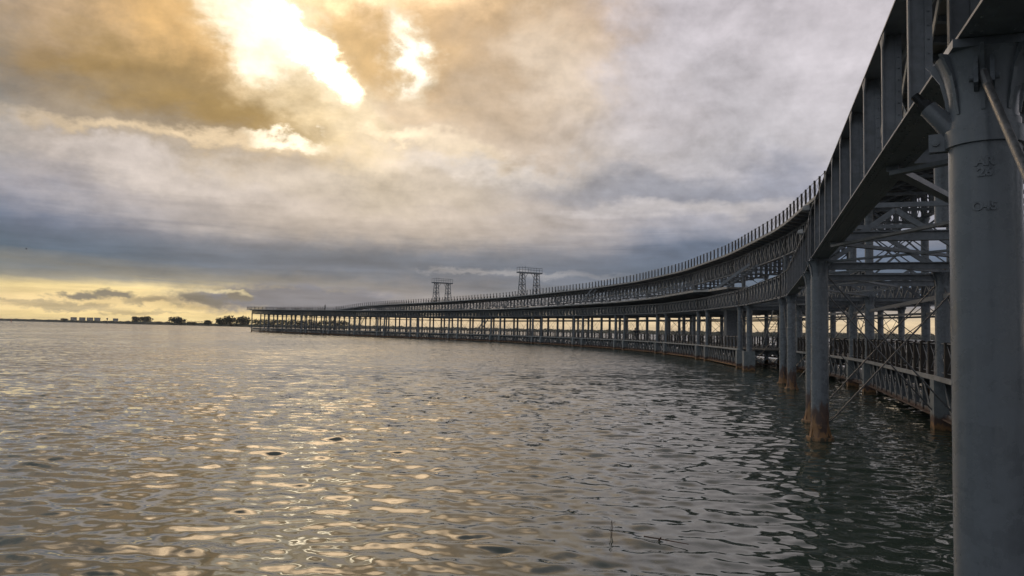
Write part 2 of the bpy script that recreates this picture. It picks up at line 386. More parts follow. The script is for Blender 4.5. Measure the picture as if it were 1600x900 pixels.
def cur(s, off=0.):
    j = 0
    while j < len(NS)-2 and NS[j+1] < s: j += 1
    t = (s-NS[j])/(NS[j+1]-NS[j]); (c0_, n0_), (c1_, n1_) = NQ[j], NQ[j+1]
    n = n0_*(1-t)+n1_*t; n = n/np.linalg.norm(n)
    return (c0_+off*n0_)*(1-t)+(c1_+off*n1_)*t, np.array([-n[1], n[0]])
def V3(s, off, z): q, d = cur(s, off); return Vector((q[0], q[1], z))
def NRM(s): q, d = cur(s); return Vector((d[1], -d[0], 0))
def TAN(s): q, d = cur(s); return Vector((d[0], d[1], 0))
ip = lambda xs, ys: (lambda s: float(np.interp(s, xs, ys)))
zB = ip([0, 1, 2, 3, 4, 5, 6, 8, 10, 12, 14, 16, 18.2], [4.58, 4.58, 4.62, 4.85, 5.0, 5.1, 5.3, 5.5, 5.5, 5.8, 6.2, 6.7, 7.2])
zL = ip([0, 3.3, 4, 5, 7, 9, 10.8, 12.6, 14, 16, 18.2], [6.0, 6.65, 6.98, 7.1, 7.35, 7.2, 7.28, 7.55, 7.9, 8.35, 8.95])
zT = lambda s: min(zB(s)+1.3, zL(s)-.38) if s > 3.35 else zB(s)+1.28
zU = ip([0, 1, 2.5, 4, 5, 6, 8, 9.5, 10.8, 12.2, 12.9, 13.4, 13.9, 14.4], [10.95, 10.95, 10.9, 10.8, 10.6, 10.47, 10.3, 9.85, 9.45, 9.25, 9.0, 8.5, 8.1, 7.99])
ROWS = [0., 3.5, 7., 10.5]; H_ = 2/T; PN = 10; END = 18.0
UEND = 14.1

pier = empty('iron_pier', tuple(V3(8, 5, 0)))
tag(pier, 'long curving two level iron pier of round columns and lattice girders over the water', 'pier')
def pp(mb, name, mt, parent=pier, **kw):
    """part of the pier: keep world coordinates whatever the parent"""
    o = mb.build(name, mt, None, **kw); o.parent = parent
    if parent is pier: o.location = -pier.location
    return o

def nodes_s(k, wide):
    a, b, n = (k+H_, k+1-H_, PN) if wide else (k-H_, k+H_, 3)
    return [a+(b-a)*i/n for i in range(n+1)]

def girder(mb, bars, ss, off, zb, zt, wd=.42, postw=.17, dbl=True, near=False, tk=.02):
    """box lattice girder over stations ss: flanges, I-posts and crossed flats"""
    for i in range(len(ss)-1):
        a, b = ss[i], ss[i+1]; N = NRM((a+b)/2)
        e = .002
        mb.bar(V3(a-e*.3, off, zb(a)+tk/2), V3(b+e*.3, off, zb(b)+tk/2), wd, tk, N)
        mb.bar(V3(a-e*.3, off, zt(a)-tk/2), V3(b+e*.3, off, zt(b)-tk/2), wd, tk, N)
        for o2 in ((off+.1,) if near else (off-wd/2+.09, off+wd/2-.09) if dbl else (off,)):   # vertical legs of the chord angles
            mb.bar(V3(a, o2, zb(a)+tk+.05), V3(b, o2, zb(b)+tk+.05), .014, .10, N)
            mb.bar(V3(a, o2, zt(a)-tk-.05), V3(b, o2, zt(b)-tk-.05), .014, .10, N)
            ca, cb = V3(a, o2+.018, zb(a)+.06), V3(b, o2+.018, zt(b)-.06)
            da, db = V3(a, o2-.018, zt(a)-.06), V3(b, o2-.018, zb(b)+.06)
            bars.bar(ca, cb, .012, .1 if near else .085, N); bars.bar(da, db, .012, .085, N)
    for s in ss:
        N = NRM(s); A = V3(s, off, zb(s)+tk+.002); B = V3(s, off, zt(s)-tk-.002); Tn = TAN(s)
        if near:
            mb.bar(A-N*(wd/2-.012), B-N*(wd/2-.012), .016, .07, N)           # outer angle
            mb.bar(A+N*(wd/2-.012), B+N*(wd/2-.012), .016, .07, N)
            mb.bar(A-N*.105, B-N*.105, .175, .018, N)
            mb.bar(A-N*.045, B-N*.045, .06, .042, N)                          # riveted cover strip
            for sg in (-1, 1):                                           # knee gusset under the top chord
                g0 = B-N*(wd/2-.02); o = len(mb.v)
                p = [g0, g0+Tn*sg*.16, g0-Vector((0, 0, .2))]
                for q in p: mb.v.append(tuple(q-N*.012))
                for q in p: mb.v.append(tuple(q+N*.004))
                mb.f += [(o, o+1, o+2), (o+3, o+5, o+4), (o, o+3, o+4, o+1), (o+1, o+4, o+5, o+2), (o+2, o+5, o+3, o)]
        else:
            mb.bar(A, B, wd*.8, .05 if dbl else .04, N)
            if dbl: mb.bar(A-N*(wd/2-.03), B-N*(wd/2-.03), .02, postw*.8, N)

def rivets(mb, pts, n, r=.014, h=.012):
    for p in pts:
        mb.tube(p, p+n*h, r, 6, r*.6)

# main girders under the lower track
for k in range(0, 18):
    for ri, off in enumerate(ROWS):
        near = ri == 0 and k < 2
        if ri > 0 and k < 2: continue
        mb = MB(); br_ = MB()
        for wide in (False, True):
            girder(mb, br_, nodes_s(k, wide), off, zB, zT, near=near, dbl=(ri == 0 or k < 3), wd=.42)
        if near:
            for s in nodes_s(k, True)+nodes_s(k, False):
                N = NRM(s); 
                for q in range(9):
                    rivets(mb, [V3(s, -.045, zB(s)+.14+q*.125)-TAN(s)*.021], -TAN(s), .013, .011)
            for s in np.linspace(k+.02, k+.98, 140):
                for oo in (-.15, -.09, .09, .15): mb.tube(V3(s, oo, zB(s)), V3(s, oo, zB(s)-.008), .012, 5, .008)
        g = pp(mb, 'main_girder', M_IRON); pp(br_, 'lattice_bars', M_BAR, g)

# upper girders, from the shore to where the two levels meet
for k in range(0, 13):
    for off in (3.5, 7.0):
        mb = MB(); br_ = MB(); zub = lambda s: max(zU(s)-1.98, zL(s)+.1) ; zut = lambda s: zU(s)-.34
        if zut(k+.5)-zub(k+.5) < .5: continue
        for wide in (False, True): girder(mb, br_, nodes_s(k, wide), off, zub, zut, dbl=k < 5, wd=.34)
        g = pp(mb, 'upper_girder', M_IRON); pp(br_, 'lattice_bars', M_BAR, g)

def deck(s0, s1, o0, o1, zf, th, step=.12, name='deck', mt=M_PLANK, edge=True):
    ss = np.arange(s0, s1+1e-6, (s1-s0)/max(1, round((s1-s0)/step))); mb = MB()
    oA = o0 if callable(o0) else (lambda s: o0); oB = o1 if callable(o1) else (lambda s: o1)
    for s in ss:
        for o, z in ((oA(s), 0), (oB(s), 0), (oB(s), -th), (oA(s), -th)):
            mb.v.append(tuple(V3(s, o, zf(s)+z)))
    for i in range(len(ss)-1):
        a = 4*i; b = a+4
        mb.f += [(a, b, b+1, a+1), (a+1, b+1, b+2, a+2), (a+2, b+2, b+3, a+3), (a+3, b+3, b, a)]
    mb.f += [(0, 1, 2, 3), tuple(4*(len(ss)-1)+i for i in (3, 2, 1, 0))]
    d = pp(mb, name, mt)
    if edge:
        e = MB(); e2 = MB()
        for i in range(len(ss)-1):
            a, b = ss[i], ss[i+1]
            e.bar(V3(a, oA(a)-.035, zf(a)-th/2+.01), V3(b, oA(b)-.035, zf(b)-th/2+.01), .06, th+.06, NRM(a))
            e2.bar(V3(a, oB(a)+.035, zf(a)-th/2+.01), V3(b, oB(b)+.035, zf(b)-th/2+.01), .06, th+.06, NRM(a))
        pp(e, 'edge_beam', M_EDGE, d); pp(e2, 'edge_beam', M_EDGE, d)
    return d
deck(0, UEND, 2.5, 8.1, zU, .12, name='upper_deck')
wk = lambda s: float(np.interp(s, [3.85, 3.95], [-.1, -1.15]))
deck(3.35, END+.06, wk, 11.2, zL, .14, name='lower_deck')

# joists with tapered cantilever ends below the decks, one mesh per bay
def joists(s0, s1, n, oa, ob, zf, dep, th, name, tip):
    mb = MB()
    for s in np.linspace(s0, s1, n, endpoint=False):
        N = NRM(s); z = zf(s)-th
        for a, b, h0, h1 in ((oa, oa+tip, .09, dep), (oa+tip, ob-tip, dep, dep), (ob-tip, ob, dep, .09)):
            A0, B0 = V3(s, a, z), V3(s, b, z); tn = TAN(s)*.04
            mb.quadbox([A0-tn-Vector((0, 0, h0)), A0+tn-Vector((0, 0, h0)), B0+tn-Vector((0, 0, h1)), B0-tn-Vector((0, 0, h1)), A0-tn, A0+tn, B0+tn, B0-tn])
            q = Vector((0, 0, .014)); tw = TAN(s)*.085
            mb.quadbox([A0-tw-Vector((0, 0, h0))-q, A0+tw-Vector((0, 0, h0))-q, B0+tw-Vector((0, 0, h1))-q, B0-tw-Vector((0, 0, h1))-q,
                        A0-tw-Vector((0, 0, h0)), A0+tw-Vector((0, 0, h0)), B0+tw-Vector((0, 0, h1)), B0-tw-Vector((0, 0, h1))])
    pp(mb, name, M_IRON)
for k in range(0, 14): joists(k, min(k+1, UEND), 13 if k < 13 else 2, 2.5, 8.1, zU, .215, .123, 'deck_joists', .75)
for k in range(3, 18):
    if k == 3: joists(3.4, 3.85, 6, -.05, 11.2, zL, .24, .143, 'deck_joists', .3); joists(3.96, 4, 1, -1.15, 11.2, zL, .24, .143, 'deck_joists', .9)
    else: joists(k, k+1, 13, -1.15, 11.2, zL, .24, .143, 'deck_joists', .9)

# rails and sleepers on the upper level
tr = MB()
for i in range(int(UEND*8)):
    a, b = i/8, (i+1)/8
    for o in (4.55, 5.98): tr.bar(V3(a, o, zU(a)+.08), V3(b, o, zU(b)+.08), .07, .14, NRM(a))
pp(tr, 'track_rails', M_DARK)

# railings -------------------------------------------------------------
REST = MB()
def railing(s0, s1, n, off, zf, ht, pw, name, wood=True, split=False, off1=None, thin=False):
    ss = np.linspace(s0, s1, n+1); rl = MB(); po = MB(); posts = []
    for i, s in enumerate(ss):
        o = off if off1 is None else off+(off1-off)*i/n
        if i < n or s1 >= END-.01:
            m2 = MB() if split else (REST if wood else po)
            jx = random.uniform(-.012, .012)
            m2.bar(V3(s, o, zf(s)+.012), V3(s, o+jx, zf(s)+ht+random.uniform(-.02, .02)), pw, pw, NRM(s))
            if split: posts.append(m2)
        if i < n:
            b = ss[i+1]; o2 = off if off1 is None else off+(off1-off)*(i+1)/n; r = .010 if thin else .013
            rl.tube(V3(s, o, zf(s)+ht-.06), V3(b, o2, zf(b)+ht-.06), r*1.4, 6)
            rl.tube(V3(s, o, zf(s)+.14), V3(b, o2, zf(b)+.14), r, 5)
            rl.tube(V3(s, o, zf(s)+.16), V3(b, o2, zf(b)+ht-.08), r*.8, 5)
            rl.tube(V3(s, o, zf(s)+ht-.08), V3(b, o2, zf(b)+.16), r*.8, 5)
    g = pp(rl, name, M_IRON)
    if split:
        for m2 in posts: pp(m2, 'post', M_WOOD, g)
    elif not wood: tag(pp(po, 'baluster', M_IRON, g), kind='stuff')
    return g
for k in range(0, 14):
    s1 = min(k+1, UEND); n = 14 if k < 14 and s1 == k+1 else 2
    railing(k, s1, n, 2.56, zU, 1.08, .115, 'upper_railing', split=k in (2, 3, 4))
    railing(k, s1, n, 8.04, zU, 1.08, .115, 'upper_railing')
for k in range(3, 18):
    a = 3.95 if k == 3 else k
    if k == 3:
        railing(3.95, 4., 1, -1.1, zL, 1.05, .045, 'track_railing', wood=False, thin=True)
    elif k < 14: railing(a, k+1, 26, -1.1, zL, 1.05, .045, 'track_railing', wood=False, thin=True)
    else: railing(a, k+1 if k < 17 else END+.04, 14, -1.1, zL, 1.1, .12, 'track_railing')
    if k > 13: railing(a, k+1 if k < 17 else END+.04, 14, 11.15, zL, 1.1, .12, 'track_railing')
e_ = MB()
for i in range(9):
    o = -1.1+i*1.53
    e_.bar(V3(END+.05, o, zL(18)), V3(END+.05, o, zL(18)+1.1), .12, .12)
e_.tube(V3(END+.05, -1.1, zL(18)+1.05), V3(END+.05, 11.1, zL(18)+1.05), .02); e_.tube(V3(END+.05, -1.1, zL(18)+.5), V3(END+.05, 11.1, zL(18)+.5), .02)
pp(e_, 'end_railing', M_WOOD)

# low walkway ----------------------------------------------------------
ZW = 1.5; zw = lambda s: ZW; zwb = lambda s: .3; zwt = lambda s: ZW-.1
deck(0, 3.12, 3.3, 10.7, zw, .07, name='walkway_deck')
deck(3.12, END, -.12, 10.7, zw, .07, name='walkway_deck')
def wgird(ss, off):
    mb = MB(); zb = .33 if ss[-1] < 3.15 else .14
    for i in range(len(ss)-1):
        a, b = ss[i], ss[i+1]; N = NRM((a+b)/2)
        mb.bar(V3(a, off, zb), V3(b, off, zb), .24, .05, N); mb.bar(V3(a, off, ZW-.10), V3(b, off, ZW-.10), .22, .05, N)
        mb.bar(V3(a, off-.02, zb+.09), V3(b, off-.02, zb+.09), .02, .12, N)
        mb.bar(V3(a, off-.05, zb+.03), V3(b, off-.05, ZW-.13), .02, .13, N); mb.bar(V3(a, off+.05, ZW-.13), V3(b, off+.05, zb+.03), .02, .13, N)
        mb.bar(V3(a, off, zb+.03), V3(a, off, ZW-.13), .14, .07, N)
    pp(mb, 'walkway_girder', M_WALK)
for k in range(0, 18):
    if k < 3: off = 3.5
    else: off = 0.
    for wide in (False, True):
        a, b, n = (k+H_, k+1-H_, 12) if wide else (k-H_, k+H_, 3)
        sh = .24/T
        ss = [a+sh+(b-a-2*sh)*i/n for i in range(n+1)]
        if k == 3 and not wide: wgird(ss, 3.5); continue
        wgird(ss, off)
    if k > 3: wgird([k+i/14 for i in range(15)], 3.5)
    a, b = k+H_, k+1-H_; wgird([k-H_+2/T*0+(1.0)*i/14 for i in range(15)], 10.5)
mb = MB()                                                     # the step where the walkway widens
mb.bar(V3(3.13, -.1, .33), V3(3.13, 3.5, .33), .2, .05); mb.bar(V3(3.13, -.1, ZW-.1), V3(3.13, 3.5, ZW-.1), .2, .05)
for i in range(4):
    mb.bar(V3(3.13, i*.9-.1, .36), V3(3.13, i*.9+.8, ZW-.13), .014, .1); mb.bar(V3(3.13, i*.9-.1, ZW-.13), V3(3.13, i*.9+.8, .36), .014, .1)
pp(mb, 'walkway_girder', M_WALK)
for k in range(0, 18):                                        # floor beams of the walkway
    mb = MB()
    for s in np.linspace(k, k+1, 6, endpoint=False):
        mb.ibeam(V3(s, (3.4 if s < 3.12 else .0), 1.22), V3(s, 10.6, 1.22), .14, .3, .02)
    pp(mb, 'walkway_joists', M_WALK)
for k in range(0, 18):
    near = k < 3
    oo = 3.42 if k < 3 else .02
    if k == 3:
        railing(3.0, 3.12, 2, 3.42, zw, 1.02, .14, 'walkway_railing', split=True)
        railing(3.13, 4, 12, .02, zw, 1.02, .10, 'walkway_railing', split=True)
    else: railing(k, min(k+1, END), 17 if near else 15, oo, zw, 1.02, .14 if near else .10, 'walkway_railing', split=k in (1, 2))
    railing(k, min(k+1, END), 12, 10.55, zw, 1.02, .12, 'walkway_railing')
    if k < 6: railing(k, k+1, 12, 6.2 if k < 3 else 5.2, zw, .98, .13, 'walkway_railing', split=k == 1)

tag(pp(REST, 'post', M_WOOD), kind='stuff')
# columns --------------------------------------------------------------
cols = []
for k in range(0, 19):
    for sg in (-1, 1):
        s = k+sg*H_
        if s > END or s < -.2: 
            if k != 18: continue
            s = min(s, END)
        if k == 18 and sg == 1: continue
        for ri, off in enumerate(ROWS): cols.append((s, off, ri, k, sg))
def capital(mb, c, zt, r, N, Tn, big=1., n=20):
    mb.lathe(c, [(r*.97, zt-.56), (r*.94, zt-.46), (r*.98, zt-.34), (r*1.1, zt-.2), (r*1.32, zt-.075), (r*1.36, zt-.06)], n)
    q = .24
    P = [Vector((c[0], c[1], zt-.058))+N*a*q+Tn*b*(q+.03) for a, b in ((-1, -1), (1, -1), (1, 1), (-1, 1))]
    mb.quadbox(P+[p+Vector((0, 0, .056)) for p in P])
    for i in range(8):                                        # curved ribs
        t = math.pi/4*i+.2; d = Vector((math.cos(t), math.sin(t), 0)); e = Vector((-math.sin(t), math.cos(t), 0))*.012
        pr = [(r*.94, -.46), (r*1.02, -.34), (r*1.15, -.2), (r*1.42, -.1), (r*1.55, -.06)]
        for j in range(4):
            (r0, z0), (r1, z1) = pr[j], pr[j+1]; C = Vector((c[0], c[1], zt))
            a0, a1 = C+d*(r0*.9)+Vector((0, 0, z0)), C+d*(r1*.8)+Vector((0, 0, z1))
            b0, b1 = C+d*(r0*1.02+.004)+Vector((0, 0, z0)), C+d*(r1*1.03+.006)+Vector((0, 0, z1))
            mb.quadbox([a0-e, a0+e, b0+e, b0-e, a1-e, a1+e, b1+e, b1-e])
def column(s, off, ri, k, sg, full=True, mb_all=None):
    q, d = cur(s, off); c = (q[0], q[1]); N = NRM(s); Tn = TAN(s)
    r = .213; zt = zB(s)-.004; dist = math.hypot(*c); n = 40 if dist < 8 else 24 if dist < 50 else 12
    sh = mb_all or MB()
    base_z = 0.
    top = zt-.5 if dist < 60 else zt-.3
    sh.lathe(c, [(r*1.04, -.9), (r*1.04, .3), (r, .36), (r, 2.05), (r, 2.051), (r, top)], n)
    if dist < 8: pass
    root = pp(sh, 'column', M_COL, smooth=True) if mb_all is None else None
    ex = MB() if mb_all is None else mb_all
    capital(ex, c, zt, r, N, Tn, n=n) if dist < 60 else ex.lathe(c, [(r, zt-.3), (r*1.35, zt-.06), (r*1.5, zt)], 10)
    if root: pp(ex, 'capital', M_COL, root, smooth=True)
    if ri in (1, 2) and s < 12.6:                             # carries on up to the upper girder
        zu = max(zU(s)-1.98, zL(s)+.1)
        up_ = MB() if mb_all is None else mb_all
        if ri == 1 or True: up_.lathe(c, [(r*.9, zT(s)+.01), (r*.9, zu-.25), (r*1.3, zu-.03), (r*1.3, zu-.004)], n if n < 24 else 16)
        if root: pp(up_, 'upper_shaft', M_COL, root, smooth=True)
    if mb_all is None:
        bs = MB()
        if (k < 3 and ri == 0):                               # flared foot on its screw-pile cap
            bs.lathe(c, [(.33, -.9), (.335, -.02), (.34, .05), (.325, .085), (.262, .09), (.25, .14), (.228, .25), (r*1.07, .33), (r*1.0, .4)], n)
            for i in range(8):
                t = math.pi/4*i+.3; dd = Vector((math.cos(t), math.sin(t), 0)); e = Vector((-math.sin(t), math.cos(t), 0))*.014
                C = Vector((c[0], c[1], 0))
                bs.quadbox([C+dd*.2+Vector((0, 0, .085))-e, C+dd*.2+Vector((0, 0, .085))+e, C+dd*.28+Vector((0, 0, .085))+e, C+dd*.28+Vector((0, 0, .085))-e,
                            C+dd*.2+Vector((0, 0, .36))-e, C+dd*.2+Vector((0, 0, .36))+e, C+dd*.222+Vector((0, 0, .36))+e, C+dd*.222+Vector((0, 0, .36))-e])
            dd = Vector((-c[0], -c[1], 0)).normalized(); bs.tube(Vector((c[0], c[1], .36))+dd*.2, Vector((c[0], c[1], .36))+dd*.29, .04, 8)
            bs.tube(Vector((c[0], c[1], .36))+dd*.29, Vector((c[0], c[1], .36))+dd*.31, .055, 6)
            pp(bs, 'column_foot', M_COL, root, smooth=True)
            if k > 1:
                jb = MB(); zj = 1.62 if sg > 0 else 2.9; jb.lathe(c, [(r+.004, zj), (r+.016, zj+.01), (r+.016, zj+.12), (r+.004, zj+.13)], n); pp(jb, 'collar', M_COL, root, smooth=True)
        elif (ri == 0 and k >= 3) or (ri == 1 and k < 4):     # plated casing where the walkway girder meets the column
            w2 = .262 if not (k == 3 and ri == 0 and sg < 0) else .4
            C = Vector((c[0], c[1], 0))-N*.05
            bs.quadbox([C-N*w2-Tn*w2+Vector((0, 0, -.5)), C-N*w2+Tn*w2+Vector((0, 0, -.5)), C+N*w2+Tn*w2+Vector((0, 0, -.5)), C+N*w2-Tn*w2+Vector((0, 0, -.5)),
                        C-N*w2-Tn*w2+Vector((0, 0, ZW-.08)), C-N*w2+Tn*w2+Vector((0, 0, ZW-.08)), C+N*w2+Tn*w2+Vector((0, 0, ZW-.08)), C+N*w2-Tn*w2+Vector((0, 0, ZW-.08))])
            pp(bs, 'casing', M_CASE, root)
    return root
cols.sort(key=lambda c: math.hypot(*cur(c[0], c[1])[0])*(1 if c[2] < 2 else 1.5))
# columns behind or beside the camera are outside the picture
vis = [c for c in cols if not (c[3] == 0 and (c[2] > 0 and c[4] < 0))]
roots = {}
for c in vis[:100]: roots[(c[3], c[4], c[2])] = column(*c)
rest = MB()
for c in vis[100:]: column(*c, mb_all=rest)
tag(pp(rest, 'column', M_COL, smooth=True), kind='stuff')

# the near column: strap, lug, tie-rod boss, clevis, raised casting marks
s0 = H_; q, d0 = cur(s0); c0 = Vector((q[0], q[1], 0)); N0 = NRM(s0); T0 = TAN(s0); nc = roots[(0, 1, 0)]; RC = .213
st = MB(); zs = 3.90
st.lathe(c0, [(RC+.002, zs), (RC+.022, zs+.003), (RC+.022, zs+.117), (RC+.002, zs+.12)], 40)
lf = Vector((-c0.y, c0.x, 0)).normalized()                    # towards the left as seen from the walkway
lug = c0+lf*(RC+.06)+Vector((0, 0, zs+.06))
cam_dir = Vector((-c0.x, -c0.y, 0)).normalized()
for e in (-1, 1):
    st.bar(lug-lf*.065+cam_dir*.022*e, lug+lf*.055+cam_dir*.022*e, .022, .125, cam_dir)
st.tube(lug+lf*.012-cam_dir*.055, lug+lf*.012+cam_dir*.055, .016, 8); st.tube(lug+lf*.012+cam_dir*.034, lug+lf*.012+cam_dir*.052, .027, 6)
pp(st, 'strap', M_COL, nc, smooth=True)
bo = MB(); a = c0+lf*.12+Vector((0, 0, 3.96)); b = c0+lf*.33+Vector((0, 0, 4.22)); dd = (b-a).normalized()
bo.tube(a-dd*.12, b, .085, 20, .062); pp(bo, 'rod_boss', M_COL, nc, smooth=True)
nu = MB(); nu.tube(b, b+dd*.012, .05, 16); nu.tube(b+dd*.012, b+dd*.055, .048, 6); nu.tube(b+dd*.055, b+dd*.062, .036, 12)
for i in range(6): nu.tube(b+dd*(.062+i*.012), b+dd*(.070+i*.012), .031, 12); nu.tube(b+dd*(.07+i*.012), b+dd*(.074+i*.012), .027, 12)
pp(nu, 'nut', M_DARK, nc, smooth=True)
cl = MB(); hk = c0+cam_dir*.19+Vector((0, 0, 4.31))-T0*.02
for e in (-1, 1):
    cl.lathe
    cl.bar(hk+lf*.045*e+Vector((0, 0, .13)), hk+lf*.045*e+cam_dir*.06-Vector((0, 0, .06)), .026, .11, lf)
cl.tube(hk-lf*.085+cam_dir*.05, hk+lf*.085+cam_dir*.05, .022, 10)
pp(cl, 'clevis', M_COL, nc, smooth=True)
rd = MB(); q2 = V3(-H_, 0, .5); ra = hk+cam_dir*.05; rd.tube(ra, q2+cam_dir*.1-N0*.1, .026, 12); rd.tube(ra+Vector((0, 0, .03)), ra+((q2-ra).normalized()*.12), .034, 10, .028)
pp(rd, 'tie_rod', M_ROD, nc, smooth=True)
def casting(txt, z, size, dphi):
    cu = bpy.data.curves.new('casting_mark', 'FONT'); cu.body = txt; cu.size = size; cu.extrude = .007; cu.bevel_depth = .0015; cu.offset = .002
    cu.align_x = 'CENTER'; cu.align_y = 'CENTER'
    o = bpy.data.objects.new('casting_mark', cu); COL.objects.link(o)
    dg = bpy.context.evaluated_depsgraph_get(); me = bpy.data.meshes.new_from_object(o.evaluated_get(dg))
    bpy.data.objects.remove(o); base = math.atan2(cam_dir.y, cam_dir.x)+dphi
    for v in me.vertices:
        x, y, zz = v.co; ph = base+x/RC; rr = RC+zz-.0005
        v.co = (c0.x+rr*math.cos(ph), c0.y+rr*math.sin(ph), z+y)
    me.materials.clear(); me.materials.append(M_COL); o = bpy.data.objects.new('casting_mark', me); COL.objects.link(o); o.parent = nc
casting('AR', 3.765, .082, .0); casting('26', 3.695, .082, .0); casting('O45', 3.47, .078, -.02)

# cross beams, struts and wind bracing ---------------------------------
for k in range(0, 18):
    st_ = [k-H_, k+H_]+[k+H_+(1-2*H_)*j/4 for j in ((1, 2, 3) if k > 3 else (1, 3) if k == 0 else (2,))]
    for j, s in enumerate(st_):
        mb = MB()
        if not (k in (1, 2) and j < 2): mb.ibeam(V3(s, .2, zB(s)+.1), V3(s, 10.5, zB(s)+.1), .16, .2, .02)
        if j < 2: mb.ibeam(V3(s, .18, zB(s)-.19), V3(s, 10.4, zB(s)-.19), .16, .17, .02)
        pp(mb, 'cross_beam', M_IRON)
    mb = MB(); lst = sorted(st_)
    for i in range(len(lst)):
        a = lst[i]; b = lst[i+1] if i+1 < len(lst) else k+1-H_
        for r0, r1 in (((0, 3.5), (7, 10.5)) if k < 4 else ((0, 3.5), (3.5, 7), (7, 10.5))):
            mb.bar(V3(a, r0, zB(a)-.03), V3(b, r1, zB(b)-.03), .13, .07); mb.bar(V3(b, r0, zB(b)-.09), V3(a, r1, zB(a)-.09), .1, .05)
    pp(mb, 'wind_bracing', M_IRON)
    mb = MB()                                                  # lengthwise struts of the inner rows, higher frames on the two inner rows
    for off in (3.5, 7, 10.5):
        for a, b in ((k-H_, k+H_), (k+H_, k+1-H_)):
            mb.bar(V3(a, off, zB(a)-.75), V3(b, off, zB(b)-.75), .08, .13)
    pp(mb, 'strut', M_IRON)
    if k < 12:
        for s in (k-H_, k+H_):
            mb = MB(); z0, z1 = zT(s)+.1, max(zU(s)-2.2, zL(s)+.3)
            mb.bar(V3(s, 3.5, z1), V3(s, 7, z1), .1, .14)
            mb.bar(V3(s, 3.5, z1+.1), V3(s, 7, z1+1.7), .08, .06); mb.bar(V3(s, 7, z1+.1), V3(s, 3.5, z1+1.7), .08, .06)
            if z1-z0 > 1: mb.bar(V3(s, 3.5, z0), V3(s, 7, z1), .06, .05); mb.bar(V3(s, 7, z0), V3(s, 3.5, z1), .06, .05)
            if k < 4:
                mb.bar(V3(s, .1, zT(s)+.05), V3(s, 10.6, zT(s)+.05), .1, .12)
                for r0 in (0., 3.5, 7.):                       # rafter-shaped stays between the rows
                    ap = V3(s, r0+1.75, zB(s)+1.2)
                    mb.bar(V3(s, r0+.1, zB(s)+.02), ap, .12, .13); mb.bar(ap, V3(s, r0+3.4, zB(s)+.02), .12, .13)
                    if k > 0 and r0 > 0: mb.bar(V3(s, r0+.1, z1), V3(s, r0+3.4, zB(s)+.9), .07, .07); mb.bar(V3(s, r0+.1, zB(s)+.9), V3(s, r0+3.4, z1), .07, .07)
            pp(mb, 'sway_frame', M_IRON)
        for s in [k+H_+(1-2*H_)*j/4 for j in (1, 2, 3)]:
            mb = MB(); z1 = max(zU(s)-2.2, zL(s)+.3); mb.bar(V3(s, 3.5, z1+.1), V3(s, 7, z1+.1), .1, .1)
            mb.bar(V3(s, 3.5, z1+.15), V3(s, 7, z1+1.7), .06, .05); mb.bar(V3(s, 7, z1+.15), V3(s, 3.5, z1+1.7), .06, .05)
            pp(mb, 'sway_frame', M_IRON)
    for sg in (-1, 1):                                         # crossed rods between the rows of one line
        s = k+sg*H_
        if k == 0 and sg < 0: continue
        for r0, r1 in ((0, 3.5), (3.5, 7), (7, 10.5)):
            mb = MB(); zt = zB(s)-.45; r_ = .021; N = NRM(s); lo = .42 if r0 == 0 and k < 4 else 1.7
            if r0 == 3.5 and k > 3: continue
            if k == 0: zt = 4.1; 
            mb.tube(V3(s, r0+.2, lo), V3(s, r1-.2, zt), r_, 6); mb.tube(V3(s, r0+.2, zt)+TAN(s)*.05, V3(s, r1-.2, lo)+TAN(s)*.05, r_, 6)
            pp(mb, 'crossed_rods', M_ROD)
    a, b = k-H_, k+H_
    if k > 0:
        for off in (0., 3.5, 10.5):
            mb = MB(); zt = zB(k)-.5; lo = .5 if k < 3 and off == 0 else 1.8
            mb.tube(V3(a, off, lo)+TAN(a)*.2, V3(b, off, zt)-TAN(b)*.2, .017, 6); mb.tube(V3(a, off, zt)+TAN(a)*.2, V3(b, off, lo)-TAN(b)*.2, .017, 6)
            pp(mb, 'lengthwise_rods', M_ROD)
    if k >= 13:                                                # knee braces under the outer end
        mb = MB()
        for s in (k-H_, k+H_):
            for off in ROWS:
                for sg in (-1, 1):
                    mb.bar(V3(s+sg*.01, off, zB(s)-.9), V3(s+sg*.06, off, zB(s)-.02), .08, .12)
        pp(mb, 'knee_braces', M_IRON)

# boxed shaft beside the fourth bent, stairs between the levels
mb = MB(); q1, q2 = 3.72, 3.79
mb.quadbox([V3(q1, 1.2, ZW), V3(q2, 1.2, ZW), V3(q2, 2.3, ZW), V3(q1, 2.3, ZW), V3(q1, 1.2, 4.9), V3(q2, 1.2, 4.95), V3(q2, 2.3, 4.95), V3(q1, 2.3, 4.9)])
pp(mb, 'boxed_shaft', M_IRON)
def stair(a, b, wd, n, name='stairs', rails=True):
    a = Vector(a); b = Vector(b); d = b-a; h = Vector((d.x, d.y, 0)).normalized(); sd = Vector((h.y, -h.x, 0)); mb = MB()
    for e in (-1, 1):
        mb.bar(a+sd*wd/2*e, b+sd*wd/2*e, .03, .26, sd)
        if rails:
            mb.tube(a+sd*wd/2*e+Vector((0, 0, .95)), b+sd*wd/2*e+Vector((0, 0, .95)), .02, 6)
            for i in range(6):
                p = a+d*i/5+sd*wd/2*e; mb.tube(p, p+Vector((0, 0, .95)), .016, 5)
    for i in range(1, n): p = a+d*i/n; mb.bar(p-sd*(wd/2-.02), p+sd*(wd/2-.02), .24, .035, h)
    return pp(mb, name, M_IRON)
stair(V3(3.72, .5, zL(3.7)), V3(3.53, 2.9, zU(3.5)-1.9), 1.1, 12)
stair(V3(3.35, 3.2, ZW), V3(3.14, 3.2, 4.9), .9, 15)
stair(V3(9.55, 1.3, ZW), V3(9.3, 1.3, 5.5), .9, 15)
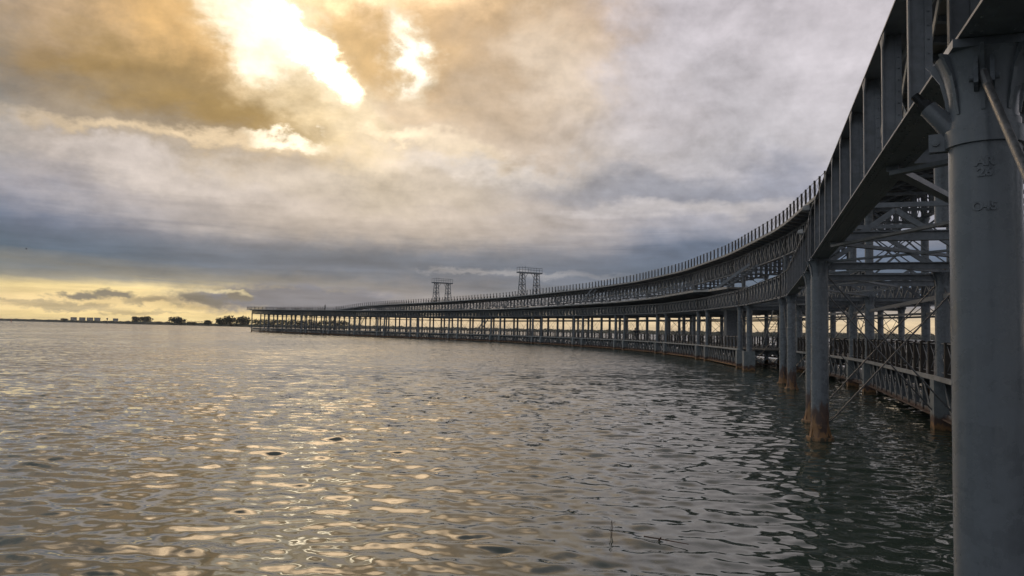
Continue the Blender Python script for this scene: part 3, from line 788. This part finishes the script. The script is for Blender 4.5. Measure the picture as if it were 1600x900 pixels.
stair(V3(7.1, 1.3, zL(7)), V3(6.92, 2.3, zU(7)-.2), 1., 14)
stair(V3(13.0, 1.5, ZW), V3(12.75, 1.5, 5.9), .9, 15)
# ladder hanging by the third bent
mb = MB()
for e in (0, .5): mb.bar(V3(3.05, 4.2+e, ZW+.02), V3(3.05, 4.2+e, 4.9), .05, .05)
for i in range(11): mb.bar(V3(3.05, 4.2, ZW+.3+i*.3), V3(3.05, 4.7, ZW+.3+i*.3), .03, .03)
pp(mb, 'ladder', M_EDGE)

# ------------------------------------------------------------------ things on the pier
def gantry(s, off, label, ang=0., wd=5.9, ht=5.0):
    z = zU(s)+.005; P = V3(s, off, z); N = NRM(s); Tn = TAN(s)
    o = empty('signal_gantry', tuple(P), math.atan2(N.y, N.x)+ang)
    tag(o, label, 'gantry', 'lattice gantries standing on the upper deck')
    for sx in (-1, 1):
        mb = MB(); cx = sx*wd*.31
        for fx in (-1, 1):
            for fy in (-1, 1):
                a = Vector((cx+fx*.62, fy*.75, 0)); b = Vector((cx+fx*.34, fy*.45, ht)); mb.bar(a, b, .13, .13)
        def lv(t, fx, fy): return Vector((cx+fx*(.62-.28*t), fy*(.75-.3*t), ht*t))
        L_ = [0, .17, .34, .5, .67, .84, 1]
        for i in range(6):
            a, b = L_[i], L_[i+1]
            for fy in (-1, 1):
                mb.bar(lv(a, -1, fy), lv(b, 1, fy), .07, .05); mb.bar(lv(a, 1, fy), lv(b, -1, fy), .07, .05)
            for fx in (-1, 1): mb.bar(lv(a, fx, -1), lv(b, fx, 1), .06, .05)
        for t_ in (.5, 1):
            for fy in (-1, 1): mb.bar(lv(t_, -1, fy), lv(t_, 1, fy), .1, .14)
            for fx in (-1, 1): mb.bar(lv(t_, fx, -1), lv(t_, fx, 1), .1, .14)
        mb.build('trestle', M_IRON, o)
    mb = MB(); mb.quadbox([Vector((x, y, z_)) for z_ in (ht, ht+.28) for x, y in ((-wd/2, -.6), (wd/2, -.6), (wd/2, .6), (-wd/2, .6))]); mb.build('platform', M_IRON, o)
    mb = MB()
    for sx in (-1, 1): mb.bar((sx*wd*.22, 0, ht-1.3), (sx*wd*.08, 0, ht), .07, .07)
    mb.bar((-wd*.22, 0, ht-1.3), (-wd*.08, 0, ht), .07, .07); mb.build('brace', M_IRON, o)
    mb = MB()
    for i in range(5):
        x = -wd/2+.08+i*(wd-.16)/4
        for y in (-.55, .55): mb.bar((x, y, ht+.28), (x, y, ht+1.3+(.25 if i == 1 else 0)), .06, .06)
    for y in (-.55, .55):
        for z_ in (.8, 1.25): mb.tube((-wd/2+.08, y, ht+z_), (wd/2-.08, y, ht+z_), .025, 5)
    for x in (-wd/2+.08, wd/2-.08): mb.tube((x, -.55, ht+1.25), (x, .55, ht+1.25), .025, 5)
    mb.build('railing', M_IRON, o)
gantry(8.70, 5.2, 'nearer and larger lattice gantry with railed platform on the upper deck')
gantry(10.74, 5.2, 'farther and smaller lattice gantry with railed platform on the upper deck')

def floodlight(P, label, yaw):
    o = empty('floodlight', tuple(P), yaw); o.scale = (.6,)*3; tag(o, label, 'floodlight', 'floodlights on the near girder')
    mb = MB(); mb.bar((0, 0, 0), (0, 0, .3), .05, .05); mb.bar((0, -.2, .3), (0, .2, .3), .05, .04); mb.bar((0, 0, .08), (-.35, 0, .08), .05, .05); mb.build('bracket', M_IRON, o)
    mb = MB(); mb.quadbox([Vector(p) for p in ((-.52, -.2, .02), (-.22, -.2, .02), (-.22, .2, .02), (-.52, .2, .02), (-.46, -.16, .2), (-.22, -.18, .24), (-.22, .18, .24), (-.46, .16, .2))]); h = mb.build('lamp_housing', M_EDGE, o)
    mb = MB(); mb.quadbox([Vector(p) for p in ((-.5, -.17, .0), (-.24, -.17, .0), (-.24, .17, .0), (-.5, .17, .0), (-.5, -.17, .018), (-.24, -.17, .018), (-.24, .17, .018), (-.5, .17, .018))]); mb.build('lens', M_GLASS, h)
y0 = math.atan2(N0.y, N0.x)
floodlight(V3(1-H_+.01, -.1, zT(.9)+.002), 'floodlight on the girder above the rusty footed column, nearer of two', y0)
floodlight(V3(1+H_+.05, -.1, zT(1.15)+.002), 'floodlight farther along the near girder, lower in view beside the upper deck', y0)

def person(loc, yaw, label, pose='stand', top=M_CLOTH, group=None):
    J = {'pel': (0, 0, .95), 'sp': (0, 0, 1.15), 'ch': (0, 0, 1.38), 'nk': (0, .0, 1.5), 'hd': (0, .02, 1.6), 'ht': (0, .02, 1.7)}
    for x, sfx in ((-1, 'l'), (1, 'r')):
        J['hip'+sfx] = (.09*x, 0, .9); J['kn'+sfx] = (.1*x, .03, .5); J['an'+sfx] = (.11*x, -.01, .08); J['to'+sfx] = (.12*x, .14, .04)
        J['sh'+sfx] = (.19*x, 0, 1.42)
        if pose == 'lean': J['el'+sfx] = (.26*x, .1, 1.2); J['ha'+sfx] = (.2*x, .38, 1.1)
        else: J['el'+sfx] = (.24*x, -.03, 1.14); J['ha'+sfx] = (.25*x, .06, .88)
    E = [('pel', 'sp'), ('sp', 'ch'), ('ch', 'nk'), ('nk', 'hd'), ('hd', 'ht')]
    for f in 'lr': E += [('pel', 'hip'+f), ('hip'+f, 'kn'+f), ('kn'+f, 'an'+f), ('an'+f, 'to'+f), ('ch', 'sh'+f), ('sh'+f, 'el'+f), ('el'+f, 'ha'+f)]
    RD = {'pel': .13, 'sp': .12, 'ch': .14, 'nk': .055, 'hd': .09, 'ht': .08, 'hip': .1, 'kn': .06, 'an': .045, 'to': .04, 'sh': .065, 'el': .045, 'ha': .032}
    ks = list(J); me = bpy.data.meshes.new('person'); me.from_pydata([J[k] for k in ks], [(ks.index(a), ks.index(b)) for a, b in E], [])
    o = bpy.data.objects.new('person', me); COL.objects.link(o)
    md = o.modifiers.new('skin', 'SKIN'); lay = me.skin_vertices[0] if me.skin_vertices else None
    if lay is None:
        return o
    for i, k in enumerate(ks):
        r = RD[k] if k in RD else RD[k[:-1]]; lay.data[i].radius = (r, r*.8 if k in ('pel', 'sp', 'ch') else r); lay.data[i].use_root = k == 'pel'
    o.modifiers.new('sub', 'SUBSURF').levels = 1
    dg = bpy.context.evaluated_depsgraph_get(); nm_ = bpy.data.meshes.new_from_object(o.evaluated_get(dg)); bpy.data.objects.remove(o)
    nm_.materials.clear(); nm_.materials.append(top); nm_.materials.append(M_SKIN)
    for p in nm_.polygons:
        if p.center.z > 1.5 : p.material_index = 1
    o = bpy.data.objects.new('person', nm_); COL.objects.link(o); o.location = loc; o.rotation_euler.z = yaw
    hb = MB(); hb.lathe((0, .0, 0), [(.03, 1.79), (.085, 1.76), (.105, 1.69), (.1, 1.62), (.07, 1.58)], 10); hb.build('hair', M_HAIR, o)
    tag(o, label, 'person', group); return o
def add_skin_layer():
    pass

# ------------------------------------------------------------------ shore
def land(name, pts, mt=M_LAND, depth=900.):
    """pts: (photo column, distance, crest height) along the water's edge"""
    mb = MB(); n = len(pts)
    dense = []
    for i in range(n-1):
        (p0, d0, h0), (p1, d1, h1) = pts[i], pts[i+1]; m_ = max(2, int(abs(p1-p0)/2.5))
        for j in range(m_):
            t = j/m_; dense.append((p0+(p1-p0)*t, d0+(d1-d0)*t, h0+(h1-h0)*t))
    dense.append(pts[-1])
    prof = ((0, -1.5), (2, .25), (7, .8), (18, .55), (40, 1.), (160, .95), (depth, .8))
    for i, (p, d, h) in enumerate(dense):
        for j, (dd, hh) in enumerate(prof):
            x, y = at(p, d+dd)
            z = -1.2 if j == 0 else h*hh*(1+.16*math.sin(i*.9+j)*math.sin(i*.37+j*2)+rng.normal(0, .05))
            mb.v.append((x, y, z))
    k = len(prof)
    for i in range(len(dense)-1):
        for j in range(k-1): mb.f.append((i*k+j, (i+1)*k+j, (i+1)*k+j+1, i*k+j+1))
    return tag(mb.build(name, mt), kind='structure')
land('far_shore', [(-500, 2600, 7), (-100, 2600, 8), (0, 2500, 8), (90, 1900, 6), (200, 1300, 5), (300, 1150, 4.2), (390, 1000, 4), (540, 1000, 5), (575, 1600, 6)])
land('far_bank', [(545, 1700, 7), (700, 1700, 6), (900, 1650, 6.5), (1000, 1600, 8), (1180, 1550, 9), (1300, 1500, 11.5), (1480, 1480, 11.), (1700, 1450, 12), (2600, 1300, 12)])

def leaf_mass(mb, c, rx, ry, rz, n, sz):
    """leaf clumps spread through an uneven crown volume"""
    lobes = [(rng.uniform(-.6, .6, 3)*(rx, ry, rz), rng.uniform(.38, .6)) for _ in range(16)]
    for i in range(n):
        l, k = lobes[rng.integers(len(lobes))]; v = rng.normal(0, 1, 3); v /= np.linalg.norm(v); v *= rng.uniform(.4, 1)**.5*k
        p = Vector(c)+Vector(l)+Vector((v[0]*rx, v[1]*ry, v[2]*rz))
        a = Vector(rng.normal(0, 1, 3)).normalized(); b = a.orthogonal().normalized(); q = sz*rng.uniform(.6, 1.3); o = len(mb.v)
        g = a.cross(b)
        mb.v += [tuple(p+b*q), tuple(p+g*q*.7), tuple(p-b*q), tuple(p-g*q*.7)]; mb.f.append((o, o+1, o+2, o+3))
def tree(px, d, w_, h, label, n=1300, mt=M_LEAF, group='trees on the far shore', g0=2.2):
    x, y = at(px, d); wd = w_*d/FPX; base = g0
    o = empty('shore_tree', (x, y, base)); tag(o, label, 'tree', group)
    mb = MB(); th = h*.35; mb.tube((0, 0, -1), (wd*.02, 0, th), h*.035, 8, h*.022)
    for i in range(5):
        t = 2*math.pi*i/5+px; mb.tube((wd*.02, 0, th*.9), (math.cos(t)*wd*.24, math.sin(t)*wd*.2, h*rng.uniform(.55, .75)), h*.018, 6, h*.008)
    mb.build('trunk', M_BARK, o)
    cr_ = MB(); leaf_mass(cr_, (0, 0, h*.5), wd*.56, wd*.4, h*.52, n, max(.35, wd*.045)); cr_.build('crown', mt, o)
TR = [(214, 1330, 17, 11.5, 'broad dark shore tree, left of the joined pair right of the pale blocks'), (228, 1330, 17, 12, 'broad dark shore tree, right of the joined pair right of the pale blocks'),
      (101, 1850, 11, 7, 'low round bush at the waterline just left of the pale apartment blocks'), (276, 1180, 23, 11.5, 'single round crowned tree standing alone on the far shore'),
      (347, 1040, 19, 10.5, 'leftmost tall tree of the clump left of the pier end'), (360, 1050, 22, 13, 'middle and highest tree of the clump left of the pier end'), (378, 1040, 24, 12.5, 'rightmost tall tree of the clump, touching the pier end'),
      (326, 1070, 16, 6., 'low tree at the left foot of the clump left of the pier end'), (246, 1300, 12, 3.5, 'small low tree between the joined pair and the single tree'), (300, 1150, 14, 3.2, 'small low tree right of the single round tree')]
for a in TR: tree(*a)
mb = MB()                                                       # dense wood behind the outer end
for px in np.arange(396, 545, 3.2):
    x, y = at(px, 1010+rng.uniform(0, 20)); leaf_mass(mb, (x, y, 7.+rng.uniform(-.8, .8)), 5., 5., 4.6, 110, .8)
tag(mb.build('shore_wood', M_LEAF), 'dark wood on the shore seen through the outer end of the pier', 'wood', kind='stuff')
mb = MB()
for px in np.concatenate([np.arange(0, 345, 3.2), np.arange(545, 1500, 2.6)]):
    dd = float(np.interp(px, [0, 90, 200, 300, 390, 540, 560, 700, 1000, 1300, 1500], [2520, 1920, 1320, 1170, 1020, 1020, 1720, 1720, 1620, 1520, 1490]))
    hh = float(np.interp(px, [0, 100, 345, 545, 700, 1000, 1300, 1500], [4, 3, 2.2, 5.5, 5, 6, 9, 9]))*rng.uniform(.7, 1.25)
    x, y = at(px, dd+rng.uniform(0, 25)); leaf_mass(mb, (x, y, hh*.9), 4.2, 4, hh*.5, 46, 1.)
tag(mb.build('shore_scrub', M_LEAF2), 'low scrub and trees lining the far banks', 'scrub', kind='stuff')

def block(px, d, w_, z0, z1, label, floors=4, group='pale apartment blocks on the far shore'):
    x, y = at(px, d); W_ = w_*d/FPX; D_ = 14.
    o = empty('apartment_block', (x, y, z0), -math.atan2(x, y)); tag(o, label, 'apartment block', group)
    H = z1-z0; mb = MB(); mb.quadbox([Vector((a, b, c)) for c in (0, H) for a, b in ((-W_/2, 0), (W_/2, 0), (W_/2, D_), (-W_/2, D_))]); mb.build('wall', M_WALL, o)
    mb = MB(); mb.quadbox([Vector((a, b, c)) for c in (H+.003, H+.5) for a, b in ((-W_/2-.3, -.3), (W_/2+.3, -.3), (W_/2+.3, D_+.3), (-W_/2-.3, D_+.3))]); mb.build('roof', M_ROOF, o)
    for f in range(floors):
        for i in range(4):
            mb = MB(); a = -W_/2+W_*(i+.5)/4; z = H*(f+.35)/floors
            mb.quadbox([Vector((p, q_, r_)) for r_ in (z, z+H/floors*.45) for p, q_ in ((a-W_*.07, -.06), (a+W_*.07, -.06), (a+W_*.07, .1), (a-W_*.07, .1))])
            mb.build('window', M_PANE, o)
NAMES = ['first', 'second', 'third', 'fourth']
for i, px in enumerate((114.5, 128, 140, 151.5)):
    block(px, 1960, 8.5, 4, 13.5, 'pale flat roofed apartment block, %s from the left of the row of four' % NAMES[i])
block(180, 1960, 7.5, 4, 12.5, 'pale apartment block standing alone right of the row of four')
def marker(px, d, h, r, mt, label):
    x, y = at(px, d); o = empty('channel_marker', (x, y, 0)); tag(o, label, 'channel marker')
    mb = MB(); mb.tube((0, 0, -1), (0, 0, h), r, 8); mb.build('pole', mt, o)
    mb = MB(); mb.lathe((0, 0), [(r*1.5, h*.72), (r*3.2, h*.75), (r*3.2, h*.97), (r*1.5, h)], 10); mb.build('topmark', mt, o)
marker(17, 900, 3.6, .35, M_RED, 'reddish channel marker in the water near the left edge')
marker(167, 1000, 8.2, .3, M_DARK, 'thin dark pole with a topmark between the pale blocks')

# pylon-like masts and low sheds right of the single tree
x, y = at(305, 1500); mb = MB()
for i in range(16):
    a, b = at(290+i*2.2, 1500); mb.bar((a, b, 2), (a, b, 9+.6*math.sin(i*2)), .5, .5)
a, b = at(290, 1500), at(323, 1500); mb.bar((*a, 7.4), (*b, 7.4), .4, .4)
tag(mb.build('landing_stage', M_BARK), 'faint row of thin posts joined by a rail on the far shore', 'landing stage')

# ------------------------------------------------------------------ floating twigs and a gull
def gp(px, py):
    x, y, z = ray(px, py); k = -EYE/z; return Vector((x*k, y*k, 0))
p = gp(955, 838); o = empty('upright_twig', tuple(p)); tag(o, 'thin upright twig sticking out of the water', 'twig')
mb = MB(); mb.tube((0, 0, -.1), (.012, 0, .12), .006, 7, .005); mb.tube((.012, 0, .12), (.004, 0, .2), .005, 7, .004); mb.build('stem', M_TWIG, o)
mb = MB(); mb.tube((-.010, -.004, -.05), (-.003, -.004, .19), .004, 6, .003); mb.build('bleached_strip', M_PALE, o)
mb = MB(); mb.tube((.008, 0, .17), (.05, 0, .185), .005, 6, .004); mb.tube((-.004, 0, .06), (-.03, 0, .075), .004, 6, .003); mb.build('side_shoot', M_PALE, o)
a = gp(1006, 843); b = gp(1076, 855); o = empty('floating_stick', tuple(a)); tag(o, 'brown knotty stick floating flat on the water', 'stick')
v = b-a; mb = MB(); m1 = v*.35+Vector((0, 0, .04)); mb.tube((0, 0, .04), m1, .009, 8, .008); mb.tube(m1, v+Vector((0, 0, .035)), .008, 8, .005); mb.build('stick', M_TWIG, o)
mb = MB(); mb.tube(m1*.98-Vector((0, 0, .02)), m1*1.05+Vector((.01, -.01, .02)), .012, 7, .009); mb.build('knot', M_TWIG, o)
x, y, z = ray(41, 389); k = 150/y; o = empty('gull', (x*k, 150, EYE+z*k), .6); tag(o, 'tiny dark bird flying low in the grey sky at far left', 'bird')
mb = MB(); mb.tube((-.2, 0, 0), (.02, 0, .01), .03, 8, .07); mb.tube((.02, 0, .01), (.22, 0, .03), .07, 8, .03); mb.build('body', M_BIRD, o)
for e in (-1, 1):
    mb = MB(); mb.bar((0, 0, .03), (.02, e*.28, .12), .14, .02); mb.bar((.02, e*.28, .12), (-.06, e*.6, .06), .1, .015, a2=.3); mb.build('wing', M_BIRD, o)

# people ---------------------------------------------------------------
def try_person(*a, **k):
    bpy.context.view_layer.update(); return person(*a, **k)
try_person(tuple(V3(14.0, -.7, zL(14)+.0)), 2.6, 'dark clothed person leaning on the railing at the meeting of the decks', 'lean')
try_person(tuple(V3(16.7, .7, ZW)), 2.6, 'dark clothed person standing on the low walkway near the outer end')
try_person(tuple(V3(5.72, .6, ZW)), 2.4, 'left person of the two standing close together on the low walkway', 'lean')
try_person(tuple(V3(5.66, .65, ZW)), 2.9, 'right person of the two standing close together on the low walkway')

# ------------------------------------------------------------------ thin river air
hb = MB(); hb.quadbox([Vector((x, y, z)) for z in (-7, 27) for x, y in ((-6000, -6000), (6000, -6000), (6000, 6000), (-6000, 6000))])
M = bpy.data.materials.new('haze'); M.use_nodes = True; nt = M.node_tree; nt.nodes.clear()
vo = nt.nodes.new('ShaderNodeVolumePrincipled'); mo = nt.nodes.new('ShaderNodeOutputMaterial'); nt.links.new(vo.outputs[0], mo.inputs['Volume'])
vo.inputs['Color'].default_value = (.88, .88, .9, 1); vo.inputs['Density'].default_value = .00006; vo.inputs['Anisotropy'].default_value = .3
tag(hb.build('haze', M), kind='stuff')
